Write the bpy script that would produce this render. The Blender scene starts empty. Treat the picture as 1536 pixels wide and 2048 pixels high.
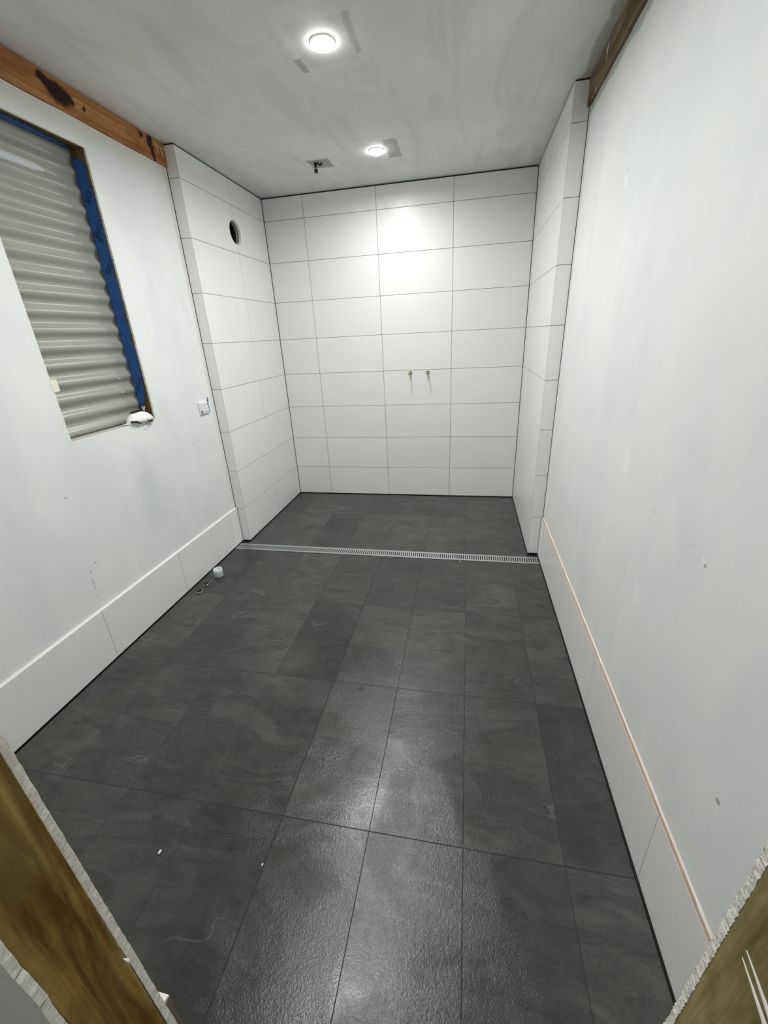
import bpy, bmesh, math, random
from mathutils import Vector, Matrix
random.seed(7)
SC = bpy.context.scene
COL = SC.collection

# ------------------------------------------------------------------ camera, world, exposure
F_PX, W_PX, H_PX = 825.0, 1536, 2048
cam_d = bpy.data.cameras.new('camera')
cam_d.sensor_fit = 'VERTICAL'
cam_d.sensor_height = 36.0
cam_d.lens = F_PX / H_PX * 36.0
cam_d.clip_start = 0.02
cam = bpy.data.objects.new('camera', cam_d)
COL.objects.link(cam)
R_ = Vector((0.98170539, 0.18440015, -0.04744587))
U_ = Vector((-0.029816, 0.39498601, 0.91820317))
F_ = Vector((-0.18805726, 0.89999036, -0.39325797))
M = Matrix.Identity(4)
for i in range(3):
    M[i][0], M[i][1], M[i][2] = R_[i], U_[i], -F_[i]
    M[i][3] = (1.3381, -3.8321, 1.4801)[i]
cam.matrix_world = M
SC.camera = cam

world = bpy.data.worlds.new('world')
SC.world = world
world.use_nodes = True
bg = world.node_tree.nodes['Background']
bg.inputs[0].default_value = (0.80, 0.84, 0.80, 1)
bg.inputs[1].default_value = 0.56

LAMP_W = 19.0          # watts of a ceiling downlight
LAMP_SPREAD = 171.0    # beam of the downlights, degrees
LAMP_DOME = 42.0       # radiance of its diffuser
SC.view_settings.view_transform = 'Standard'
SC.view_settings.look = 'None'
SC.view_settings.gamma = 1.0
SC.view_settings.use_curve_mapping = False
SC.view_settings.exposure = 0.16

# ------------------------------------------------------------------ room measures (metres)
H = 2.548                      # ceiling
XL, XR = -0.348, 1.798         # tiled faces of the shower side walls
YR = -1.108                    # face of the tiled returns
WL, WR = -0.423, 1.8785         # faces of the painted side walls
SL, SR = -0.4105, 1.8656       # faces of the skirting tiles
Z0 = 0.2855                    # first wall tile joint
YF = -3.584                    # room face of the front wall, left of the doorway
YFR = -3.566                   # and right of it
TT = 0.008                     # tile thickness


# ------------------------------------------------------------------ node helpers
class NT:
    def __init__(s, name):
        s.m = bpy.data.materials.new(name)
        s.m.use_nodes = True
        s.t = s.m.node_tree
        s.t.nodes.clear()
        s.out = s.n('ShaderNodeOutputMaterial')
        s.p = s.n('ShaderNodeBsdfPrincipled')
        s.t.links.new(s.p.outputs[0], s.out.inputs[0])
        s.tc = s.n('ShaderNodeTexCoord')
        s.obj = s.tc.outputs['Object']

    def n(s, k, **kw):
        nd = s.t.nodes.new(k)
        for a, b in kw.items():
            setattr(nd, a, b)
        return nd

    def put(s, sock, v):
        if hasattr(v, 'links'):
            s.t.links.new(v, sock)
        elif isinstance(v, (tuple, list)):
            v = tuple(v)
            sock.default_value = v + (1,) if len(v) == 3 and sock.type == 'RGBA' else v
        else:
            sock.default_value = v

    def pos(s):
        return s.n('ShaderNodeNewGeometry').outputs['Position']

    def rnd(s):
        return s.n('ShaderNodeObjectInfo').outputs['Random']

    def map(s, vec, scale=(1, 1, 1), loc=(0, 0, 0), rot=(0, 0, 0)):
        nd = s.n('ShaderNodeMapping')
        s.put(nd.inputs['Vector'], vec)
        s.put(nd.inputs['Scale'], scale)
        s.put(nd.inputs['Location'], loc)
        s.put(nd.inputs['Rotation'], rot)
        return nd.outputs[0]

    def vadd(s, a, b):
        nd = s.n('ShaderNodeVectorMath', operation='ADD')
        s.put(nd.inputs[0], a)
        s.put(nd.inputs[1], b)
        return nd.outputs[0]

    def vscale(s, a, f):
        nd = s.n('ShaderNodeVectorMath', operation='SCALE')
        s.put(nd.inputs[0], a)
        s.put(nd.inputs['Scale'], f)
        return nd.outputs[0]

    def comb(s, x, y, z):
        nd = s.n('ShaderNodeCombineXYZ')
        for i, v in enumerate((x, y, z)):
            s.put(nd.inputs[i], v)
        return nd.outputs[0]

    def sep(s, v):
        nd = s.n('ShaderNodeSeparateXYZ')
        s.put(nd.inputs[0], v)
        return nd.outputs

    def noise(s, vec, scale, detail=3, rough=0.5, dist=0.0, color=False):
        nd = s.n('ShaderNodeTexNoise')
        s.put(nd.inputs['Vector'], vec)
        s.put(nd.inputs['Scale'], scale)
        s.put(nd.inputs['Detail'], detail)
        s.put(nd.inputs['Roughness'], rough)
        s.put(nd.inputs['Distortion'], dist)
        return nd.outputs['Color' if color else 'Fac']

    def math(s, op, a, b=None, c=None, clamp=False):
        nd = s.n('ShaderNodeMath', operation=op, use_clamp=clamp)
        s.put(nd.inputs[0], a)
        if b is not None:
            s.put(nd.inputs[1], b)
        if c is not None:
            s.put(nd.inputs[2], c)
        return nd.outputs[0]

    def ramp(s, f, *stops):
        nd = s.n('ShaderNodeValToRGB')
        s.put(nd.inputs[0], f)
        el = nd.color_ramp.elements
        while len(el) < len(stops):
            el.new(0.5)
        for e, (p, c) in zip(el, stops):
            e.position = p
            if not isinstance(c, (tuple, list)):
                c = (c, c, c)
            e.color = tuple(c) + (1,)
        return nd.outputs[0]

    def mix(s, f, a, b, blend='MIX'):
        nd = s.n('ShaderNodeMix', data_type='RGBA', blend_type=blend)
        s.put(nd.inputs[0], f)
        s.put(nd.inputs[6], a)
        s.put(nd.inputs[7], b)
        return nd.outputs[2]

    def bump(s, h, strength, dist=0.01, normal=None):
        nd = s.n('ShaderNodeBump')
        s.put(nd.inputs['Height'], h)
        s.put(nd.inputs['Strength'], strength)
        s.put(nd.inputs['Distance'], dist)
        if normal is not None:
            s.put(nd.inputs['Normal'], normal)
        return nd.outputs[0]

    def box(s, lim, soft=0.006, wob=0.0, wscale=40):
        """1 inside the box lim = {axis: (lo, hi)} of the object's coordinates, ragged by wob"""
        v = s.obj
        if wob:
            c = s.noise(s.obj, wscale, 3, color=True)
            v = s.vadd(v, s.vscale(s.vadd(c, (-0.5, -0.5, -0.5)), wob))
        xyz = s.sep(v)
        m = None
        for ax, (lo, hi) in lim.items():
            a = s.math('MULTIPLY_ADD', xyz[ax], 1 / soft, -lo / soft, clamp=True)
            b = s.math('MULTIPLY_ADD', xyz[ax], -1 / soft, hi / soft, clamp=True)
            k = s.math('MULTIPLY', a, b)
            m = k if m is None else s.math('MULTIPLY', m, k)
        return m

    def spot(s, c, r, wob=0.01, wscale=60, stretch=(1, 1, 1)):
        v = s.obj
        if wob:
            col = s.noise(s.obj, wscale, 3, color=True)
            v = s.vadd(v, s.vscale(s.vadd(col, (-0.5, -0.5, -0.5)), wob))
        d = s.map(s.vadd(v, tuple(-q for q in c)), scale=stretch)
        nd = s.n('ShaderNodeVectorMath', operation='LENGTH')
        s.put(nd.inputs[0], d)
        return s.math('MULTIPLY_ADD', nd.outputs['Value'], -2.5 / r, 2.5, clamp=True)

    def set(s, **kw):
        names = dict(color='Base Color', rough='Roughness', metal='Metallic', normal='Normal', spec='Specular IOR Level',
                     emit='Emission Color', estr='Emission Strength', alpha='Alpha', trans='Transmission Weight')
        for k, v in kw.items():
            s.put(s.p.inputs[names[k]], v)
        return s.m


def plain(name, col, rough=0.5, metal=0.0, var=0.08, scale=30.0, bump=0.1):
    s = NT(name)
    f = s.noise(s.obj, scale, 4)
    lo = tuple(c * (1 - var) for c in col)
    hi = tuple(min(1, c * (1 + var)) for c in col)
    s.set(color=s.mix(f, lo, hi), rough=rough, metal=metal, normal=s.bump(f, bump, 0.002))
    return s.m


# ------------------------------------------------------------------ materials
def mat_wall_paint(name, side):
    s = NT(name)
    o = s.obj
    base = s.ramp(s.noise(o, 1.3, 4, 0.55), (0.3, (0.745, 0.765, 0.755)), (0.7, (0.82, 0.83, 0.815)))
    streak = s.noise(s.map(o, (3.2, 3.2, 1.2)), 1.0, 3, 0.55, 0.5)
    sm = s.ramp(streak, (0.46, 0.0), (0.70, 1.0))
    c = s.mix(s.math('MULTIPLY', sm, 0.40), base, (0.63, 0.665, 0.675))
    fine = s.noise(s.map(o, (9, 9, 4)), 1.0, 5, 0.65)
    c = s.mix(s.ramp(fine, (0.56, 0.0), (0.74, 0.25)), c, (0.86, 0.86, 0.84))
    if side == 'left':
        c = s.mix(s.math('MULTIPLY', s.box({1: (-2.14, -1.66), 2: (0.40, 1.04)}, 0.22, 0.30, 3.5), 0.5), c, (0.56, 0.60, 0.615))
        c = s.mix(s.math('MULTIPLY', s.box({1: (-3.6, -1.0), 2: (2.36, 2.44)}, 0.02, 0.05, 9), 0.45), c, (0.70, 0.69, 0.60))
        for (y, z, r) in ((-2.397, .874, .011), (-2.372, .525, .012), (-2.412, .493, .012), (-2.424, .371, .009),
                          (-1.433, .874, .012), (-2.40, .545, .006), (-1.62, 0.62, 0.007)):
            c = s.mix(s.math('MULTIPLY', s.spot((WL, y, z), r * 0.50, 0.008, 120, (1, 0.8, 1)), 0.6), c, (0.23, 0.23, 0.22))
        c = s.mix(s.math('MULTIPLY', s.spot((WL, -2.418, .43), .05, 0.02, 60, (1, 14, 1)), 0.6), c, (0.30, 0.30, 0.29))
    else:
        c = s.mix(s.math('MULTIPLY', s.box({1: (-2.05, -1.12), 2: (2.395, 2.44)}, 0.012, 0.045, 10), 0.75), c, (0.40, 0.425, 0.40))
        c = s.mix(s.math('MULTIPLY', s.box({1: (-2.9, -1.5), 2: (1.55, 2.35)}, 0.3, 0.4, 3), 0.35), c, (0.62, 0.665, 0.655))
        for (y, z, r) in ((-2.908, .968, .012), (-2.845, .988, .006), (-1.871, 1.978, .012), (-2.621, .976, .008),
                          (-3.166, .553, .016), (-1.519, 1.807, .007), (-2.339, 1.013, .006), (-1.82, 1.742, .006)):
            c = s.mix(s.math('MULTIPLY', s.spot((WR, y, z), r * 0.48, 0.008, 120, (1, 0.8, 1)), 0.75), c, (0.25, 0.25, 0.24))
        for (y, z, r) in ((-2.895, .976, .014), (-2.62, 0.70, 0.05), (-2.35, 1.04, 0.05), (-1.86, 1.95, 0.03)):
            c = s.mix(s.math('MULTIPLY', s.spot((WR, y, z), r, 0.03, 50, (1, 1.6, 1)), 0.6), c, (0.88, 0.88, 0.87))
    b = s.math('ADD', s.math('MULTIPLY', s.noise(o, 90, 3), 0.25), fine)
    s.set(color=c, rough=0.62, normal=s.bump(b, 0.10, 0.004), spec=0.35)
    return s.m


def mat_ceiling():
    s = NT('ceiling undercoat')
    o = s.obj
    base = s.ramp(s.noise(o, 1.6, 4, 0.55, 0.4), (0.3, (0.66, 0.685, 0.67)), (0.7, (0.78, 0.78, 0.76)))
    band = s.noise(s.map(o, (7, 1.6, 1), rot=(0, 0, 0.25)), 1.0, 4, 0.6, 1.0)
    c = s.mix(s.ramp(band, (0.48, 0.0), (0.7, 0.5)), base, (0.52, 0.56, 0.545))
    streak = s.noise(s.map(o, (2.0, 9, 1), rot=(0, 0, 0.1)), 1.0, 4, 0.6, 0.6)
    c = s.mix(s.ramp(streak, (0.58, 0.0), (0.75, 0.4)), c, (0.80, 0.79, 0.77))
    dk = (0.27, 0.275, 0.26)
    # ceiling never painted round the old cut-outs
    for lim, k in (({0: (0.262, 0.418), 1: (-0.605, -0.448)}, 0.75), ({0: (0.79, 0.885), 1: (-0.752, -0.472)}, 0.62),
                   ({0: (0.848, 0.884), 1: (-1.84, -1.58)}, 0.45), ({0: (0.588, 0.628), 1: (-1.62, -1.515)}, 0.60),
                   ({0: (0.62, 0.86), 1: (-1.83, -1.54)}, 0.12)):
        c = s.mix(s.math('MULTIPLY', s.box(lim, 0.010, 0.035, 14), k), c, dk)
    c = s.mix(s.math('MULTIPLY', s.box({0: (1.815, 1.90), 1: (-1.75, -1.115)}, 0.014, 0.06, 9), 0.7), c, (0.33, 0.33, 0.30))
    c = s.mix(s.math('MULTIPLY', s.box({0: (-0.44, -0.385), 1: (-3.6, -1.3)}, 0.02, 0.05, 8), 0.5), c, (0.36, 0.36, 0.34))
    s.set(color=c, rough=0.8, normal=s.bump(s.noise(o, 70, 4), 0.10, 0.003), spec=0.2)
    return s.m


def mat_wall_tile(name, col, rough=0.30):
    s = NT(name)
    r = s.rnd()
    v = s.vadd(s.obj, s.comb(s.math('MULTIPLY', r, 37), s.math('MULTIPLY', r, 19), r))
    n1 = s.noise(v, 5, 4, 0.55)
    n2 = s.noise(v, 60, 3, 0.6)
    k = s.math('ADD', s.math('MULTIPLY', n1, 0.05), s.math('MULTIPLY_ADD', r, 0.03, 0.94))
    c = s.mix(1.0, col, s.comb(k, k, k), 'MULTIPLY')
    s.set(color=c, rough=s.math('MULTIPLY_ADD', n1, 0.10, rough), normal=s.bump(n2, 0.05, 0.0015), spec=0.42)
    return s.m


def mat_floor_tile():
    s = NT('slate look porcelain')
    r = s.rnd()
    v = s.vadd(s.obj, s.comb(s.math('MULTIPLY', r, 61), s.math('MULTIPLY', r, 23), r))
    w = s.pos()
    cloud = s.noise(v, 3.4, 7, 0.68, 0.5)
    c = s.ramp(cloud, (0.28, (0.026, 0.026, 0.024)), (0.5, (0.039, 0.0387, 0.0355)), (0.74, (0.062, 0.0612, 0.056)))
    # sharp edged slate layers
    lay = s.noise(s.map(v, (0.7, 3.0, 1.0), rot=(0, 0, 0.85)), 2.3, 4, 0.55, 0.25)
    c = s.mix(s.ramp(lay, (0.40, 0.0), (0.43, 0.26), (0.50, 0.0), (0.535, 0.0), (0.553, 0.50), (0.66, 0.12)), c, (0.018, 0.018, 0.0165))
    # thin pale veins
    vn = s.noise(s.map(v, (0.8, 2.4, 1.0), rot=(0, 0, 0.75)), 1.7, 3, 0.5, 0.35)
    vein = s.ramp(vn, (0.4965, 0.0), (0.50, 1.0), (0.5035, 0.0))
    gate = s.ramp(s.noise(v, 2.2, 2), (0.5, 0.0), (0.62, 1.0))
    c = s.mix(s.math('MULTIPLY', s.math('MULTIPLY', vein, gate), 0.36), c, (0.16, 0.155, 0.145))
    gr = s.ramp(s.noise(v, 150, 4, 0.7), (0.3, 0.72), (0.7, 1.30))
    c = s.mix(1.0, c, gr, 'MULTIPLY')
    k = s.math('MULTIPLY_ADD', r, 0.60, 0.86)
    c = s.mix(1.0, c, s.comb(k, k, k), 'MULTIPLY')
    # dusty wipe marks left across the tiles
    arc = s.noise(s.map(s.vadd(w, s.vscale(s.noise(w, 1.4, 2, color=True), 0.55)), (2.2, 9.0, 1.0), rot=(0, 0, 0.45)), 1.0, 4, 0.55, 1.2)
    wm = s.ramp(arc, (0.52, 0.0), (0.66, 1.0))
    big = s.ramp(s.noise(w, 1.9, 3, 0.5, 0.8), (0.46, 0.0), (0.66, 1.0))
    smear = s.math('MULTIPLY', wm, big)
    c = s.mix(s.math('MULTIPLY', smear, 0.30), c, (0.15, 0.148, 0.138))
    dust = s.ramp(s.noise(w, 5.5, 5, 0.7, 0.5), (0.5, 0.0), (0.8, 0.20))
    c = s.mix(dust, c, (0.105, 0.103, 0.096))
    # damp drips
    for (x, y, rr) in ((1.1185, -3.2858, .012), (1.129, -3.3142, .008), (1.1367, -3.3369, .007), (1.134, -2.503, .014), (0.905, -2.475, .022)):
        d = s.n('ShaderNodeVectorMath', operation='DISTANCE')
        s.put(d.inputs[0], s.vadd(w, s.vscale(s.noise(w, 60, 2, color=True), 0.012)))
        s.put(d.inputs[1], (x + .006, y + .006, 0.006))
        c = s.mix(s.math('MULTIPLY_ADD', d.outputs['Value'], -1.6 / rr, 1.6, clamp=True), c, (0.018, 0.016, 0.015))
    fine = s.noise(v, 210, 3, 0.6)
    mid = s.noise(v, 80, 5, 0.65, 0.3)
    rel = s.noise(s.map(v, (1, 2.2, 1), rot=(0, 0, 0.6)), 7, 4, 0.6, 1.5)
    h = s.math('ADD', s.math('ADD', s.math('MULTIPLY', fine, 0.62), s.math('MULTIPLY', mid, 0.48)), s.math('MULTIPLY', rel, 0.35))
    rg = s.math('MULTIPLY_ADD', cloud, 0.14, 0.16)
    rg = s.math('MULTIPLY_ADD', smear, -0.07, rg)
    s.set(color=c, rough=rg, normal=s.bump(h, s.math('MULTIPLY_ADD', s.ramp(s.noise(w, 3.4, 4, 0.6, 1.0), (0.38, 0.0), (0.62, 1.0)), 0.36, 0.16), 0.0030), spec=0.5)
    return s.m


def mat_wood(name, axis, c0, c1, c2, stains=(), green=None, rough=0.7):
    """sawn timber with grain along axis"""
    s = NT(name)
    sc = [9.0, 9.0, 9.0]
    sc[axis] = 0.7
    sg = [60.0, 60.0, 60.0]
    sg[axis] = 2.0
    o = s.obj
    g = s.noise(s.map(o, tuple(sc)), 2.6, 4, 0.55, 1.1)
    fine = s.noise(s.map(o, tuple(sg)), 1.5, 4, 0.7, 0.3)
    c = s.ramp(g, (0.36, c0), (0.50, c1), (0.66, c2))
    blot = s.noise(o, 5.0, 4, 0.6, 0.8)
    c = s.mix(s.ramp(blot, (0.40, 0.32), (0.58, 0.0)), c, tuple(q * 0.6 for q in c0))
    c = s.mix(s.ramp(fine, (0.35, 0.45), (0.65, 0.0)), c, tuple(q * 0.45 for q in c0))
    c = s.mix(s.ramp(s.noise(o, 60, 4), (0.45, 0.0), (0.8, 0.28)), c, tuple(q * 0.6 for q in c0))
    if green is not None:
        gm = s.ramp(s.noise(o, 3.0, 3, 0.5), (0.48, 0.0), (0.72, 0.55))
        c = s.mix(gm, c, green)
    for (p, r, st, col) in stains:
        c = s.mix(s.spot(p, r, 0.05, 28, st), c, col)
    s.set(color=c, rough=rough, normal=s.bump(s.math('ADD', g, fine), 0.18, 0.003), spec=0.25)
    return s.m


def mat_core(name, c0, c1, scale=160, bump=0.7):
    """rough cut edge of a lining board"""
    s = NT(name)
    f = s.noise(s.obj, scale, 4, 0.7)
    st = s.noise(s.map(s.obj, (60, 60, 420)), 1.0, 3, 0.7)
    k = s.math('MULTIPLY_ADD', f, 0.6, s.math('MULTIPLY', st, 0.4))
    s.set(color=s.ramp(k, (0.36, c0), (0.58, c1)), rough=0.9, normal=s.bump(k, bump, 0.004), spec=0.15)
    return s.m


MT = {}
MT['wall_left'] = mat_wall_paint('stopped and undercoated board left', 'left')
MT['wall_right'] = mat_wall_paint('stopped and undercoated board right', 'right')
MT['ceiling'] = mat_ceiling()
MT['tile'] = mat_wall_tile('matt white wall tile', (0.825, 0.825, 0.815))
MT['floor_tile'] = mat_floor_tile()
MT['grout'] = plain('grey grout', (0.10, 0.10, 0.095), 0.9)
MT['dark'] = plain('dark gap', (0.028, 0.027, 0.025), 0.95)
MT['floor_grout'] = plain('dark floor grout', (0.034, 0.034, 0.032), 0.9)
MT['lining'] = plain('bare lining board', (0.52, 0.52, 0.49), 0.85)
MT['cement'] = plain('cement sheet', (0.33, 0.32, 0.30), 0.9)
MT['hall_paint'] = plain('grey paper face', (0.34, 0.33, 0.305), 0.75, var=0.05)
MT['core_left'] = mat_core('gypsum board edge', (0.56, 0.545, 0.47), (0.90, 0.885, 0.81))
MT['core_right'] = mat_core('chewed board edge', (0.34, 0.325, 0.27), (0.92, 0.90, 0.82), 210, 1.0)
MT['core_cream'] = plain('cream board core', (0.68, 0.65, 0.56), 0.85)
MT['plaster'] = plain('cream plaster', (0.82, 0.80, 0.74), 0.8)
MT['white_plaster'] = plain('white plaster', (0.86, 0.86, 0.84), 0.8)
MT['tile_edge'] = plain('raw tile edge', (0.42, 0.295, 0.20), 0.85, var=0.2)
MT['tile_end'] = plain('raw tile end', (0.20, 0.155, 0.12), 0.85, var=0.25)
MT['beam_left'] = mat_wood('red brown beam', 1, (0.36, 0.14, 0.036), (0.52, 0.22, 0.068), (0.66, 0.34, 0.14),
    stains=(((-0.41, -1.80, 2.492), 0.058, (1, 0.7, 1.2), (0.022, 0.009, 0.006)), ((-0.41, -1.865, 2.515), 0.035, (1, 0.8, 1.3), (0.024, 0.010, 0.006)),
            ((-0.41, -1.748, 2.49), 0.03, (1, 0.8, 1.4), (0.024, 0.010, 0.006)), ((-0.41, -1.672, 2.488), 0.013, (1, 1, 1), (0.03, 0.013, 0.007)),
            ((-0.41, -1.232, 2.52), 0.034, (1, 1.3, 0.6), (0.026, 0.011, 0.007)), ((-0.41, -1.222, 2.47), 0.030, (1, 1.3, 0.6), (0.026, 0.011, 0.007)),
            ((-0.41, -1.30, 2.53), 0.016, (1, 1, 1), (0.035, 0.016, 0.01))))
MT['beam_right'] = mat_wood('grey brown beam', 1, (0.13, 0.08, 0.026), (0.22, 0.15, 0.07), (0.32, 0.245, 0.155))
MT['stud_left'] = mat_wood('treated pine left', 2, (0.15, 0.062, 0.008), (0.36, 0.225, 0.045), (0.52, 0.38, 0.13), green=(0.30, 0.275, 0.085))
MT['stud_right'] = mat_wood('treated pine right', 2, (0.15, 0.10, 0.028), (0.32, 0.25, 0.10), (0.42, 0.35, 0.18), green=(0.21, 0.235, 0.115))
MT['reveal'] = mat_wood('window reveal timber', 2, (0.10, 0.055, 0.012), (0.19, 0.115, 0.028), (0.26, 0.17, 0.06))
MT['tape'] = plain('blue flashing tape', (0.012, 0.098, 0.36), 0.42, var=0.12, scale=14, bump=0.25)
MT['masking_tape'] = plain('blue masking tape', (0.055, 0.20, 0.40), 0.6)
MT['ink'] = plain('navy print', (0.006, 0.016, 0.06), 0.5)
MT['cream_tape'] = plain('cream tape', (0.80, 0.78, 0.62), 0.7)
MT['film'] = plain('milky film', (0.55, 0.57, 0.58), 0.35)
s_ = NT('painted corrugated steel')
n_ = s_.noise(s_.map(s_.obj, (20, 1.2, 20)), 1.5, 4, 0.6)
MT['steel'] = s_.set(color=s_.ramp(n_, (0.35, (0.30, 0.306, 0.272)), (0.65, (0.355, 0.36, 0.315))), rough=0.27, normal=s_.bump(s_.noise(s_.obj, 160, 3), 0.04, 0.001), spec=0.6)
s_ = NT('brushed stainless')
n_ = s_.noise(s_.map(s_.obj, (3, 160, 160)), 2.0, 3)
MT['stainless'] = s_.set(color=(0.70, 0.72, 0.73), metal=1.0, rough=s_.math('MULTIPLY_ADD', n_, 0.12, 0.30), normal=s_.bump(n_, 0.05, 0.001))
MT['brass'] = plain('olive brass', (0.46, 0.47, 0.16), 0.32, 0.85)
MT['copper'] = plain('dark bronze', (0.035, 0.028, 0.020), 0.35, 0.5)
MT['chrome'] = plain('bright metal rim', (0.62, 0.60, 0.55), 0.22, 0.9)
MT['pvc'] = plain('white pvc', (0.74, 0.75, 0.75), 0.4)
MT['pvc_grey'] = plain('smeared pvc', (0.45, 0.48, 0.51), 0.5, var=0.25, scale=70)
MT['blue_band'] = plain('pale blue band', (0.22, 0.38, 0.58), 0.5)
MT['mask'] = plain('white mask cloth', (0.86, 0.86, 0.84), 0.85)
MT['black'] = plain('black strap', (0.012, 0.013, 0.014), 0.55)  # also colours the vent duct, as its painted-in darkness
MT['elastic'] = plain('grey elastic', (0.58, 0.58, 0.57), 0.7)
MT['plastic'] = plain('white plastic', (0.82, 0.82, 0.79), 0.45)
MT['screw'] = plain('dull brass screw', (0.18, 0.16, 0.11), 0.5, 0.4)
MT['ring'] = plain('white lamp ring', (0.85, 0.84, 0.80), 0.45)
s_ = NT('lit diffuser')
MT['lamp'] = s_.set(color=(0.9, 0.9, 0.88), emit=(1.0, 0.99, 0.965), estr=LAMP_DOME)
MT['duct'] = plain('cream duct lining', (0.62, 0.60, 0.50), 0.7)


# ------------------------------------------------------------------ mesh helpers
class MB:
    """collects shapes in world coordinates"""
    def __init__(s):
        s.v, s.f, s.mi, s.mats, s.sm = [], [], [], [], []

    def add(s, verts, faces, mat=0, smooth=False):
        b = len(s.v)
        s.v += [tuple(q) for q in verts]
        for f in faces:
            s.f.append(tuple(b + i for i in f))
            s.mi.append(mat)
            s.sm.append(smooth)
        return s

    def box(s, lo, hi, mat=0):
        x0, y0, z0 = lo
        x1, y1, z1 = hi
        v = [(x0, y0, z0), (x1, y0, z0), (x1, y1, z0), (x0, y1, z0), (x0, y0, z1), (x1, y0, z1), (x1, y1, z1), (x0, y1, z1)]
        return s.add(v, [(0, 3, 2, 1), (4, 5, 6, 7), (0, 1, 5, 4), (1, 2, 6, 5), (2, 3, 7, 6), (3, 0, 4, 7)], mat)

    def prism(s, poly, ax, lo, hi, mat=0, mat_side=None):
        """poly in the two other axes (kept in x,y,z order), extruded along ax"""
        n = len(poly)
        oth = [i for i in range(3) if i != ax]
        vs = []
        for h in (lo, hi):
            for p in poly:
                q = [0, 0, 0]
                q[ax] = h
                q[oth[0]], q[oth[1]] = p
                vs.append(tuple(q))
        s.add(vs, [tuple(range(n)), tuple(range(2 * n - 1, n - 1, -1))], mat)
        b = len(s.v) - 2 * n
        for i in range(n):
            j = (i + 1) % n
            s.f.append((b + i, b + j, b + n + j, b + n + i))
            s.mi.append(mat if mat_side is None else mat_side)
            s.sm.append(False)
        return s

    def loft(s, rings, mat=0, smooth=True, cap0=True, cap1=True):
        n = len(rings[0])
        vs = [p for r in rings for p in r]
        fs = []
        for k in range(len(rings) - 1):
            for i in range(n):
                j = (i + 1) % n
                fs.append((k * n + i, k * n + j, (k + 1) * n + j, (k + 1) * n + i))
        s.add(vs, fs, mat, smooth)
        b = len(s.v) - len(vs)
        if cap0:
            s.f.append(tuple(b + i for i in range(n - 1, -1, -1)))
            s.mi.append(mat)
            s.sm.append(False)
        if cap1:
            s.f.append(tuple(b + (len(rings) - 1) * n + i for i in range(n)))
            s.mi.append(mat)
            s.sm.append(False)
        return s

    def tube(s, pts, r, n=8, mat=0):
        pts = [Vector(p) for p in pts]
        rings = []
        for i, p in enumerate(pts):
            d = (pts[min(i + 1, len(pts) - 1)] - pts[max(i - 1, 0)]).normalized()
            a = d.orthogonal().normalized() if i == 0 else (a - d * a.dot(d)).normalized()
            b = d.cross(a)
            rr = r[i] if isinstance(r, (list, tuple)) else r
            rings.append([tuple(p + (a * math.cos(t) + b * math.sin(t)) * rr) for t in [2 * math.pi * k / n for k in range(n)]])
        return s.loft(rings, mat)

    def revolve(s, prof, c, ax=2, n=24, mat=0, cap0=True, cap1=True):
        """prof = [(radius, height along ax)] about centre c"""
        oth = [i for i in range(3) if i != ax]
        rings = []
        for r, h in prof:
            ring = []
            for k in range(n):
                t = 2 * math.pi * k / n
                q = [0, 0, 0]
                q[ax] = c[ax] + h
                q[oth[0]] = c[oth[0]] + r * math.cos(t)
                q[oth[1]] = c[oth[1]] + r * math.sin(t)
                ring.append(tuple(q))
            rings.append(ring)
        return s.loft(rings, mat, True, cap0, cap1)


WPOS = {}


def make(name, mb, mats, parent=None, origin=None, bevel=0.0, seg=1, fix=True):
    """link the collected shape as ONE mesh object"""
    if not isinstance(mats, (list, tuple)):
        mats = [mats]
    if origin is None:
        if parent is None:
            origin = Vector((0, 0, 0))
        else:
            xs = list(zip(*mb.v))
            origin = Vector([(min(a) + max(a)) / 2 for a in xs])
    origin = Vector(origin)
    me = bpy.data.meshes.new(name)
    me.from_pydata([tuple(Vector(v) - origin) for v in mb.v], [], mb.f)
    for m in mats:
        me.materials.append(m)
    for p, mi, sm in zip(me.polygons, mb.mi, mb.sm):
        p.material_index = mi
        p.use_smooth = sm
    if fix:
        bm = bmesh.new()
        bm.from_mesh(me)
        bmesh.ops.recalc_face_normals(bm, faces=bm.faces)
        if bevel:
            es = [e for e in bm.edges if len(e.link_faces) == 2 and e.calc_face_angle(0) > 0.6]
            bmesh.ops.bevel(bm, geom=es, offset=bevel, segments=seg, affect='EDGES', profile=0.5)
        bm.to_mesh(me)
        bm.free()
    o = bpy.data.objects.new(name, me)
    COL.objects.link(o)
    place(o, origin, parent)
    return o


def place(o, w, parent=None):
    w = Vector(w)
    WPOS[o.name] = w
    if parent is not None:
        o.parent = parent
        o.location = w - WPOS[parent.name]
    else:
        o.location = w


def thing(name, loc, label, cat, group=None):
    o = bpy.data.objects.new(name, None)
    o.empty_display_size = 0.05
    COL.objects.link(o)
    place(o, loc)
    return tag(o, label, cat, group)


def tag(o, label, cat, group=None):
    o['label'] = label
    o['category'] = cat
    if group:
        o['group'] = group
    return o


def struct(o):
    o['kind'] = 'structure'
    return o


TILE_MESH = {}


def tile_box(lo, hi, mat, parent, name='tile', bevel=0.0007):
    lo, hi = Vector(lo), Vector(hi)
    c = (lo + hi) / 2
    d = hi - lo
    key = (tuple(round(q, 4) for q in d), mat.name)
    me = TILE_MESH.get(key)
    if me is None:
        mb = MB().box(tuple(-d / 2), tuple(d / 2))
        o = make(name, mb, mat, parent, origin=(0, 0, 0), bevel=bevel)
        TILE_MESH[key] = o.data
    else:
        o = bpy.data.objects.new(name, me)
        COL.objects.link(o)
    place(o, c, parent)
    return o


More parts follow.
